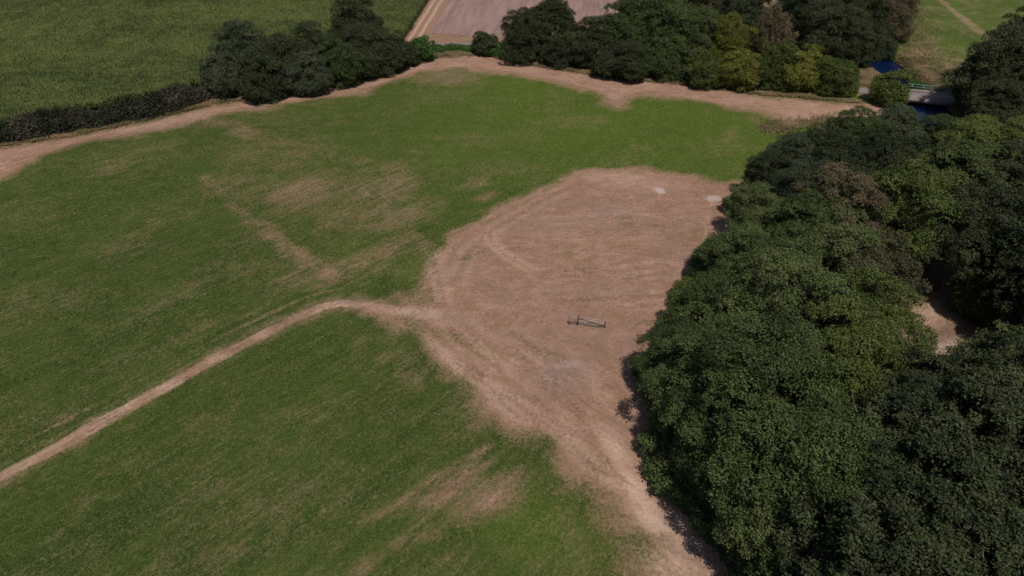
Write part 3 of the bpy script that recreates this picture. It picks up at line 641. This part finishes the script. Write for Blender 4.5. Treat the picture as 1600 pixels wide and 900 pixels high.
GW = 'trees of the wood on the right'
WOODS = [
 # upper edge of the wood, under the sandy strip and the bridge
 (1240, 244, 3.4, 7.0, 'grey', 'edge', 'small grey green tree at the upper left corner of the wood by bright grass'),
 (1216, 284, 3.8, 7.5, 'dark', 'edge', 'low dark tree on the wood edge where bright grass meets the burnt oval'),
 (1290, 240, 4.0, 8., 'dark', 'edge', 'dark tree on the upper wood edge left of the pointed topped tree'),
 (1334, 222, 3.7, 8.5, 'mid', 'edge', 'pointed topped green tree rising against the sandy strip near the bridge'),
 (1396, 212, 4.2, 7.5, 'grey', 'edge', 'grey green tree just below the round bush at the bridge'),
 (1468, 216, 3.8, 7.5, 'mid', 'edge', 'green tree just below the bridge, its top touching the water'),
 (1518, 236, 4.4, 8.5, 'olive', 'edge', 'pale olive tree below the right end of the bridge'),
 (1582, 240, 4.8, 9., 'olive', 'edge', 'pale olive tree at the right frame edge below the big dark tree'),
 # second row
 (1268, 300, 4.8, 10.5, 'grey', 'tall', 'pale grey green tree in the upper left of the wood, one row in'),
 (1326, 268, 5.2, 13., 'dark', 'tall', 'very dark green tree in the second row below the pointed topped tree'),
 (1402, 272, 5.4, 13.5, 'dark', 'tall', 'dark green tree in the second row below the round bush'),
 (1484, 286, 5.6, 14., 'mid', 'tall', 'deep green tree in the second row below the bridge'),
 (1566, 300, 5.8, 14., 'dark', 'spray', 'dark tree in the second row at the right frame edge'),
 # third row
 (1192, 345, 3.9, 8., 'mid', 'edge', 'green tree on the wood edge right beside the paler sandy patch'),
 (1256, 362, 5.0, 12., 'mid', 'tall', 'green tree one row behind the edge tree at the sandy patch'),
 (1322, 345, 5.4, 14., 'brown', 'tall', 'brownish tree in the upper middle of the wood'),
 (1410, 338, 6.2, 15.5, 'olive', 'tall', 'broad olive yellow tree standing out in the upper wood'),
 (1502, 362, 5.4, 14., 'dark', 'tall', 'dark tree right of the broad olive yellow tree'),
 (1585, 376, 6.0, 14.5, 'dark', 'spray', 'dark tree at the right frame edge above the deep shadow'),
 # fourth row
 (1154, 412, 3.9, 8., 'mid', 'edge', 'green edge tree overhanging the right side of the burnt oval'),
 (1222, 432, 5.2, 12.5, 'mid', 'tall', 'dense green tree behind the one overhanging the burnt oval'),
 (1288, 422, 5.6, 14.5, 'mid', 'tall', 'green tree between the brownish tree and the centre of the wood'),
 (1348, 436, 5.0, 13.5, 'brown', 'tall', 'brownish tree left of the dark hole above the clearing'),
 (1550, 452, 3.2, 8.0, 'mid', 'small', 'low green tree in deep shade right of the lit clearing'),
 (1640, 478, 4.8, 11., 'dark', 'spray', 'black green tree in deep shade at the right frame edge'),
 # fifth row
 (1108, 488, 3.8, 8., 'mid', 'edge', 'edge tree level with the gate, its boughs over the dry grass'),
 (1182, 508, 5.4, 13., 'mid', 'tall', 'large green tree behind the edge tree level with the gate'),
 (1248, 512, 6.0, 15.5, 'mid', 'tall', 'large green tree in the middle of the wood, left of the thinning one'),
 (1330, 520, 5.4, 13.5, 'olive', 'tall', 'olive green tree left of the lit clearing'),
 (1408, 556, 3.2, 6.5, 'grey', 'sparse', 'thin grey green tree at the lower left of the lit clearing'),
 (1520, 588, 3.2, 6., 'mid', 'sparse', 'thin tree over the pale grey ground below the clearing'),
 (1600, 580, 4., 8.5, 'mid', 'sparse', 'thin tree at the right frame edge below the deep shade'),
 # sixth row
 (1066, 568, 3.9, 7.8, 'mid', 'edge', 'leftmost edge tree of the wood, bulging out below the gate'),
 (1142, 596, 5.2, 12.5, 'mid', 'tall', 'green tree directly behind the leftmost edge tree'),
 (1206, 606, 6.0, 15.5, 'mid', 'tall', 'large round green tree in the left middle of the wood'),
 (1296, 600, 5.4, 15., 'olive', 'tall', 'olive tree bordering the dark gap with dead branches'),
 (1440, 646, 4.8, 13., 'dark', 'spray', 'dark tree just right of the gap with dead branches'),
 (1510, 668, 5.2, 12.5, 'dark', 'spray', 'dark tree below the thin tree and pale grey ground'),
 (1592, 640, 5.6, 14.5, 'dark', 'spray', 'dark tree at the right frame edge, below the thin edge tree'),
 # seventh row
 (1110, 668, 3.9, 8., 'mid', 'edge', 'second bulge of the lower wood edge, beside pinkish dry grass'),
 (1166, 690, 5.2, 12.5, 'mid', 'tall', 'green tree behind the second bulge of the lower wood edge'),
 (1246, 706, 6.0, 15.5, 'mid', 'tall', 'large green tree left of and below the gap with dead branches'),
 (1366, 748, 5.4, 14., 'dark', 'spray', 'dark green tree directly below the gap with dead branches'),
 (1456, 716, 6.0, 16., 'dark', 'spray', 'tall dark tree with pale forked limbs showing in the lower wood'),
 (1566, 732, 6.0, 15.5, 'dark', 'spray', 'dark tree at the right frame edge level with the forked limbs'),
 # eighth row
 (1142, 730, 3.7, 7.6, 'mid', 'edge', 'edge tree jutting over the brightest straw coloured grass'),
 (1240, 790, 4.8, 11.0, 'mid', 'tall', 'green tree behind the one jutting over bright straw'),
 (1330, 806, 5.4, 14.5, 'mid', 'tall', 'broad tree in the lower wood left of the forked limbs'),
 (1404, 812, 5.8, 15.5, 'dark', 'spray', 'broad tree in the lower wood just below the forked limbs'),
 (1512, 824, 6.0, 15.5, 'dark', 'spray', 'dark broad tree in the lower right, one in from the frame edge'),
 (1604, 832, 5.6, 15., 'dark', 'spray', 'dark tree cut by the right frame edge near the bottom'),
 # ninth row
 (1240, 852, 3.8, 7.0, 'mid', 'edge', 'lowest edge tree of the wood at the bottom of the frame'),
 (1320, 900, 5.0, 11.0, 'mid', 'tall', 'tree at the bottom frame edge right of the lowest edge tree'),
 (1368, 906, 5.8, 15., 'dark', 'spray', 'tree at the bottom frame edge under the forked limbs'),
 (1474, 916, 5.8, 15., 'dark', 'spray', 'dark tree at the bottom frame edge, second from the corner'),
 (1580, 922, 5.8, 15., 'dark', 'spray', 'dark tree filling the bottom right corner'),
]
for t in WOODS: tree(*t, group=GW)
GE = 'low bushes added along the edge of the wood'  # bushes added to cover the cast shadow on the ground beside the wood
for (px, py, Rb, hb, kd, lb) in [
 (1038, 590, 2.3, 3.6, 'mid', 'low bush at the leftmost point of the wood below the gate'),
 (1062, 642, 2.2, 3.2, 'mid', 'low bush in the first inward notch below the leftmost point of the wood'),
 (1058, 690, 2.4, 3.6, 'mid', 'low bush at the foot of the second bulge of the wood edge'),
 (1070, 735, 2.4, 3.6, 'mid', 'low bush just above the tree jutting over bright straw'),
 (1112, 764, 2.3, 3.4, 'mid', 'low bush under the tree jutting over bright straw'),
 (1152, 806, 2.4, 3.4, 'mid', 'low bush in the lower corner of the jutting part of the wood'),
 (1184, 850, 2.4, 3.4, 'dark', 'darker low bush between the jutting corner and the bottom frame edge'),
 (1214, 898, 2.5, 3.6, 'mid', 'low bush where the wood edge meets the bottom frame edge'),
 (1064, 526, 2.2, 3.4, 'mid', 'low bush on the wood edge closest to the gate'),
 (1086, 462, 2.1, 3.2, 'olive', 'olive low bush on the wood edge above the level of the gate'),
 (1120, 408, 2.1, 3.2, 'mid', 'low bush beside the right side of the burnt oval'),
 (1166, 318, 2.2, 3.4, 'mid', 'low bush nearest the paler sandy patch'),
 (1196, 268, 2.2, 3.4, 'grey', 'grey green low bush where bright grass reaches the wood')]:
    tree(px, py, Rb, hb, kd, 'bush', lb, 'bush', GE)
GM = 'trees along the lane at the top middle'
MIDS = [
 (818, 62, 4.2, 10., 'dark', 'edge', 'dark rounded tree at the left end of the top middle belt'),
 (860, 34, 5.4, 13., 'dark', 'full', 'tallest dark tree at the left end of the belt against the stubble field'),
 (878, 78, 3.6, 7.5, 'dark', 'small', 'low dark tree in front of the tallest left belt tree'),
 (925, 72, 4.4, 9.5, 'dark', 'edge', 'dark tree in the dip of the belt before the stubble field'),
 (948, 100, 2.8, 5.5, 'dark', 'bush', 'dark bush at the foot of the belt above the notch of dry grass'),
 (978, 50, 5.6, 13., 'mid', 'full', 'green tree just right of the dip in the belt'),
 (985, 96, 3.9, 8., 'dark', 'edge', 'dark tree at the foot of the belt above the bare notch'),
 (1034, 40, 6.0, 14.5, 'mid', 'full', 'large green tree in the middle of the top belt'),
 (1040, 92, 4.0, 8.5, 'mid', 'small', 'green tree at the foot of the belt left of the yellow green row'),
 (1010, 2, 5.8, 14., 'dark', 'full', 'dark tree cut by the top frame edge above the belt dip'),
 (1085, 55, 4.6, 11., 'mid', 'full', 'green tree behind the left end of the yellow green row'),
 (1095, -5, 5.8, 14.5, 'dark', 'full', 'dark tree cut by the top frame edge over the middle belt'),
 (1158, 30, 5.2, 13., 'grey', 'full', 'grey tree in the back of the belt behind the yellow topped one'),
 (1205, 50, 4.2, 12., 'brown', 'droop', 'drooping brownish tree behind the yellow green row'),
 (1175, -20, 5.6, 14., 'dark', 'full', 'dark tree at the top frame edge behind the grey tree'),
 (1245, 22, 5.2, 13., 'dark', 'full', 'dark tree right of the drooping brownish tree'),
 (1292, 45, 5.2, 12.5, 'dark', 'full', 'dark tree behind the middle of the yellow green row'),
 (1265, -18, 5.6, 14., 'dark', 'full', 'dark tree at the top frame edge, right of the grey tree'),
 (1340, 22, 5.6, 14., 'dark', 'full', 'large dark tree near the right end of the belt'),
 (1340, 70, 4.2, 9.5, 'dark', 'edge', 'dark tree overhanging the upper river pool'),
 (1392, 28, 4.6, 12., 'brown', 'edge', 'brownish tree at the right end of the belt by the far meadow'),
 (1385, -12, 5.2, 13., 'dark', 'full', 'dark tree at the top frame edge at the right end of the belt'),
 (1382, 58, 3.2, 7.5, 'grey', 'small', 'grey green low tree on the bank above the river pool'),
]
for t in MIDS: tree(*t, group=GM, cat='tree' if t[5] != 'bush' else 'bush')
GY = 'yellow green row of small trees'
for t in [
 (1104, 108, 3.6, 7., 'olive', 'small', 'leftmost small tree of the yellow green row'),
 (1138, 70, 3.8, 10., 'yellow', 'edge', 'yellow topped tree rising above the left of the yellow green row'),
 (1158, 110, 3.8, 7.5, 'yellow', 'small', 'small tree with yellowing leaves, second from the left of its row'),
 (1208, 106, 4.2, 8.5, 'olive', 'small', 'olive green tree in the middle of the yellow green row'),
 (1258, 112, 4.2, 8., 'yellow', 'small', 'olive tree second from the right end of the yellow green row'),
 (1302, 118, 4.0, 7.8, 'olive', 'small', 'olive tree at the right end of the row beside the lane'),
 (1322, 134, 2.0, 4.5, 'olive', 'bush', 'small olive bush against the last tree of the row by the lane')]:
    tree(*t, group=GY)
tree(1391, 142, 2.7, 6.0, 'olive', 'bush', 'round olive bush standing alone by the left end of the bridge', 'bush')
GL = 'trees along the lane at the upper left'
for t in [
 (352, 118, 3.6, 9., 'grey', 'small', 'leftmost tree of the upper left clump where the lane shows'),
 (378, 92, 4.4, 11.5, 'grey', 'edge', 'grey green tree at the left end of the upper left clump'),
 (415, 122, 4.0, 9., 'dark', 'small', 'low dark tree in front at the left of the upper left clump'),
 (445, 98, 4.4, 10.5, 'dark', 'edge', 'dark tree in the left half of the upper left clump'),
 (492, 88, 4.6, 11.5, 'dark', 'edge', 'dark tree in the middle of the upper left clump'),
 (478, 118, 3.6, 8., 'grey', 'small', 'low grey green tree in front in the middle of the upper left clump'),
 (530, 102, 3.8, 9., 'mid', 'small', 'low tree with lighter patches below the tallest of the upper left clump'),
 (556, 45, 5.2, 14., 'dark', 'full', 'tallest tree of the upper left clump, rising over the maize'),
 (568, 82, 4.6, 11., 'dark', 'edge', 'dark tree directly below the tallest tree of its clump'),
 (604, 84, 4.0, 8.5, 'dark', 'small', 'dark tree sloping down at the right end of the upper left clump'),
 (636, 86, 2.4, 4.6, 'dark', 'bush', 'small dark bush at the right tip of the upper left clump'),
 (659, 78, 2.3, 5.2, 'fresh', 'bush', 'fresh green pointed bush at the foot of the dirt track')]:
    tree(*t, group=GL, cat='tree' if t[5] != 'bush' else 'bush')
def dead_tree(px, py, Hh, label, seed, n=8, R0=.12):
    r = np.random.default_rng(seed); c = G(px, py, Hh*.9); o = empty('dead_tree', (c[0], c[1], float(ground_z(c[0], c[1])))); tag(o, label, 'dead tree')
    m = MB(); m.tube([(0, 0, -.2), (.2, .1, Hh*.35), (.1, -.2, Hh*.6), (.3, 0, Hh*.8)], [R0*1.5, R0*1.2, R0, R0*.7], 7); m.build('trunk', M_DEAD, o)
    for i in range(n):
        a = i*6.28/n+r.normal(0, .4); z = Hh*r.uniform(.62, .82); L = r.uniform(1.6, 3.0); b = MB()
        p1 = np.array([.2+math.cos(a)*L*.4, math.sin(a)*L*.4, z+L*.4]); p2 = np.array([.2+math.cos(a+.3)*L, math.sin(a+.3)*L, min(z+L*.9, Hh*1.08)])
        b.tube([(.15, -.1, z), p1, p2], [R0*.6, R0*.42, R0*.15], 5)
        for _ in range(3):
            k = r.uniform(.3, .9); q = p1*(1-k)+p2*k; b.tube([q, q+r.normal(0, .7, 3)+np.array([0, 0, .3])], [R0*.28, R0*.08], 4)
        b.build('limb', M_DEAD, o)
dead_tree(1345, 668, 13.9, 'bare dead tree with pale twigs, the upper of two in the lower wood', 3)
dead_tree(1430, 768, 17.0, 'pale forked bare tree poking through dark crowns in the lower wood', 6, n=6)
tree(757, 70, 2.3, 4.8, 'dark', 'bush', 'small dark rounded bush alone left of the top middle belt', 'bush')
tree(776, 78, 1.6, 3.0, 'fresh', 'bush', 'low light green bush between the small dark bush and the belt', 'bush')
GR = 'dark trees right of the bridge'
for t in [
 (1572, 108, 6.6, 15., 'dark', 'full', 'huge dark tree at the upper right beside the far meadow'),
 (1540, 142, 4.2, 10., 'dark', 'edge', 'dark tree hiding the right end of the bridge'),
 (1600, 60, 5.2, 13., 'dark', 'full', 'dark tree at the right frame edge above the huge one'),
 (1566, 170, 4.6, 9.5, 'dark', 'edge', 'dark tree below the huge dark one and above the pale olive trees'),
 (1612, 150, 5.0, 12., 'dark', 'full', 'dark tree cut by the right frame edge beside the huge one')]:
    tree(*t, group=GR)
GB = 'bushes on the far river bank'
for t in [(1424, 104, 2.0, 2.6, 'mid', 'bush', 'dull green bush on the far bank beside the river pool'),
          (1440, 120, 1.9, 2.6, 'fresh', 'bush', 'bright green bush on the far bank near the railing'),
          ]:
    tree(*t, group=GB, cat='bush')

# ------------------------------------------------------------------ hedge along the lane and the low bramble bank
def hedge(name, pts, half, hgt, mats, label, cat, seed, leaf=.3, n_per_m=150, per=7):
    r = np.random.default_rng(seed); P = W_(pts); L = np.linalg.norm(np.diff(P, axis=0), axis=1); cum = np.concatenate([[0], np.cumsum(L)])
    root = empty(name, (P[0][0], P[0][1], 0)); tag(root, label, cat)
    for mi, mk in enumerate(mats):
        n = int(cum[-1]*n_per_m); s = r.random(n)*cum[-1]
        sel = vn(s, s*0+seed, 3.6); s = s[(sel > .5) == (mi == 1)] if len(mats) > 1 else s
        n = len(s)
        x = np.interp(s, cum, P[:, 0]); y = np.interp(s, cum, P[:, 1])
        i = np.clip(np.searchsorted(cum, s)-1, 0, len(L)-1); d = (P[i+1]-P[i])/L[i][:, None]; nrm = np.stack([-d[:, 1], d[:, 0]], -1)
        ph = r.random(n)*math.pi*1.1-.05*math.pi
        hh = hgt*(.42+.55*vn(s, s*0+seed+1, 2.1)+.4*vn(s, s*0+2, .9)); ww = half*(.75+.5*vn(s, s*0+5, 2.))
        q = r.uniform(.75, 1., n)
        c = np.stack([x+nrm[:, 0]*np.cos(ph)*ww*q, y+nrm[:, 1]*np.cos(ph)*ww*q, np.maximum(.1, np.abs(np.sin(ph))**.7*hh*q)], -1)
        N = np.stack([nrm[:, 0]*np.cos(ph), nrm[:, 1]*np.cos(ph), np.sin(ph)+.3], -1)
        lt = np.clip(vn(s, ph*3, 1.)+r.normal(0, .15, n), 0, 1)
        C2 = np.repeat(c, per, 0)+r.normal(0, .22, (n*per, 3)); C2[:, 2] = np.maximum(C2[:, 2], .06)
        V, F4, tv = leaf_quads(C2-np.array([P[0][0], P[0][1], 0]), np.repeat(N, per, 0), leaf, r, np.clip(np.repeat(lt, per)+r.normal(0, .15, n*per), 0, 1))
        mesh_np('foliage', V, F4, None, LEAF[mk], root, attrs={'tint': tv})
    m = MB()
    for s in np.arange(.6, cum[-1], .9):
        x = np.interp(s, cum, P[:, 0])-P[0][0]; y = np.interp(s, cum, P[:, 1])-P[0][1]
        for _ in range(3):
            e = r.normal(0, .5, 2); m.tube([(x, y, 0), (x+e[0]*.5, y+e[1]*.5, hgt*.45), (x+e[0], y+e[1], hgt*.85)], [.05, .035, .012], 4)
    m.build('stems', M_BARK, root)
    return root
hedge('hedge', [(-60, 236), (0, 222), (80, 208), (160, 194), (240, 178), (300, 163), (322, 156)], 1.9, 3.7, ['hedge', 'hedgebrown'], 'long dark scruffy hedge with brown patches below the maize', 'hedge', 5)
hedge('bramble_thicket', [(668, 82), (690, 80), (715, 79), (742, 81)], 1.3, 1.5, ['fresh'], 'low bright green bramble thicket between two bushes before the stubble field', 'thicket', 9, leaf=.24)

# ------------------------------------------------------------------ maize: nobody could count it
def blade_mesh(name, X, Y, Z0, hgt, mat, r, nb=4, width=.09, lean=.5, tint=None):
    n = len(X); V = []; T = []
    for b in range(nb):
        a = r.random(n)*2*math.pi; dx = np.cos(a); dy = np.sin(a); ln = hgt*lean*(.6+.7*r.random(n)); hb = hgt*(.45+.5*r.random(n))
        w = width*(.7+.6*r.random(n)); px_ = -dy*w; py_ = dx*w
        base = np.stack([X+dx*.03, Y+dy*.03, Z0+hb*.55], -1); mid = np.stack([X+dx*ln*.5, Y+dy*ln*.5, Z0+hb*1.05], -1); tip = np.stack([X+dx*ln, Y+dy*ln, Z0+hb*.8], -1)
        off = np.stack([px_, py_, 0*px_], -1)
        V.append(np.stack([base-off*.5, base+off*.5, mid+off, mid-off, tip], 1)); T.append(np.clip((tint if tint is not None else .5)+r.normal(0, .2, n), 0, 1))
    V = np.concatenate(V).reshape(-1, 3); m = len(V)//5; i = np.arange(m)*5
    F4 = np.stack([i, i+1, i+2, i+3], -1); F3 = np.stack([i+3, i+2, i+4], -1)
    return mesh_np(name, V, F4, F3, mat, attrs={'tint': np.repeat(np.concatenate(T), 5)})
MAIZE = W_([(-420, 250), (-150, 236), (0, 203), (160, 171), (300, 142), (420, 112), (540, 84), (624, 70), (646, 40), (668, 6), (690, -38), (-420, -38)])
M_MAIZE = leaf_material('maize_leaves', (.038, .058, .016), (.128, .152, .040), (.145, .15, .045), .12)
r = np.random.default_rng(21)
def maize():
    x0, y0 = MAIZE.min(0); x1, y1 = MAIZE.max(0)
    c, s_ = math.cos(ANG_T), math.sin(ANG_T)
    rows = []
    n = 1100000
    X = r.uniform(x0, x1, n); Y = r.uniform(y0, y1, n)
    u, v = X*c+Y*s_, -X*s_+Y*c
    v = np.round(v/.8)*.8+r.normal(0, .09, n); X, Y = u*c-v*s_, u*s_+v*c
    # only what a drone standing about here can see
    keep = (np.abs(X) < (Y*.86+32)) & (Y < 262)
    dens = np.clip((150./Y)**1.1, .4, 1)*.75
    keep &= r.random(n) < dens
    X = X[keep]; Y = Y[keep]
    sd = poly_sd(X, Y, MAIZE); k = sd+(vn(X, Y, 1.2)-.5)*.6 > 0; X = X[k]; Y = Y[k]
    t = np.clip(.35+.5*(vn(X, Y, 16.)-.5)+.5*(vn(X, Y, 3.)-.5), 0, 1)
    print('maize plants', len(X))
    o = blade_mesh('maize', X, Y, ground_z(X, Y), 2.1*(.85+.3*vn(X, Y, 5.)), M_MAIZE, r, nb=4, width=.10, lean=.42, tint=t)
    tag(o, 'tall green maize crop filling the upper left', 'maize', kind='stuff')
maize()

# rough grass tufts along hedges, banks and the edge of the wood
M_TUFT = leaf_material('dry_grass_blades', (.10, .085, .035), (.30, .21, .12), (.13, .13, .05), .2)
def tufts():
    Xs = []; Ys = []
    def along(pts, half, n):
        P = W_(pts); L = np.linalg.norm(np.diff(P, axis=0), axis=1); cum = np.concatenate([[0], np.cumsum(L)])
        s = r.random(n)*cum[-1]; Xs.append(np.interp(s, cum, P[:, 0])+r.normal(0, half, n)); Ys.append(np.interp(s, cum, P[:, 1])+r.normal(0, half, n))
    along([(0, 226), (120, 208), (320, 163)], .7, 3500); along([(320, 160), (480, 145), (600, 112), (680, 88), (760, 84)], .8, 5000)
    along([(760, 86), (850, 104), (980, 122), (1100, 132), (1200, 148), (1340, 160)], .6, 5500)
    along([(1330, 120), (1360, 115), (1370, 135)], 1.6, 3500); along([(1415, 90), (1450, 130), (1485, 145)], 2.2, 4500); along([(1230, 190), (1200, 205), (1300, 185)], 1., 1500)
    along([(1415, 10), (1430, 70), (1480, 120)], 3.5, 2500)
    X = np.concatenate(Xs); Y = np.concatenate(Ys)
    k = (line_dist(X, Y, RIVER) > 3.6) & (line_dist(X, Y, ROAD) > 1.8) & ((np.abs(X-G(1452, 151)[0]) > 12) | (np.abs(Y-G(1452, 151)[1]) > 4)); X = X[k]; Y = Y[k]
    o = blade_mesh('rough_grass', X, Y, ground_z(X, Y)-.1, .55*(.6+.8*vn(X, Y, 2.)), M_TUFT, r, nb=5, width=.05, lean=.5, tint=vn(X, Y, 2.5))
    tag(o, 'rough dry grass growing along hedges and river banks', 'grass', kind='stuff')
tufts()

# the living sward: short blades, thick where the field is green
def sward():
    n = 560000
    Y = 18+145*r.random(n)**1.25; X = r.uniform(-1, 1, n)*(Y*.78+22)
    keep = (X > -110) & (X < 62); X = X[keep]; Y = Y[keep]
    A, B, Cc = masks(X, Y)
    k = (r.random(len(X)) > A[:, 0]*1.15) & (line_dist(X, Y, ROAD) > 4) & (poly_sd(X, Y, WOOD) < 1) & (line_dist(X, Y, PATH) > .8) & (Y < np.interp(X, ROAD[:, 0], ROAD[:, 1])-3)
    X = X[k]; Y = Y[k]; lush = B[k, 0]
    ua, va = rot(X, Y, ANG_A); ub, vb = rot(X, Y, ANG_B); far = sm(Y, 95, 120)
    row = (vn(ua, va*6, 6.)*.6+vn(ua, va*2.2, 9.)*.4)*(1-far)+(vn(ub, vb*4, 9.)*.6+vn(ub, vb*1.6, 12.)*.4)*far      # mowing lines
    t = np.clip(.12+1.0*(row-.34)+.25*(vn(X, Y, 11.)-.4)+.52*lush+.35*A[k, 0], 0, 1)
    print('sward', len(X))
    tag(blade_mesh('meadow_grass', X, Y, ground_z(X, Y)-.02, (.105+.0004*Y)*(.7+.6*vn(X, Y, 2.)), M_SWARD, r, nb=2, width=.042, lean=.9, tint=t), 'short green meadow grass', 'grass', kind='stuff')
M_SWARD = leaf_material('meadow_grass_blades', (.026, .054, .009), (.145, .200, .026), (.12, .14, .034), .25)
sward()
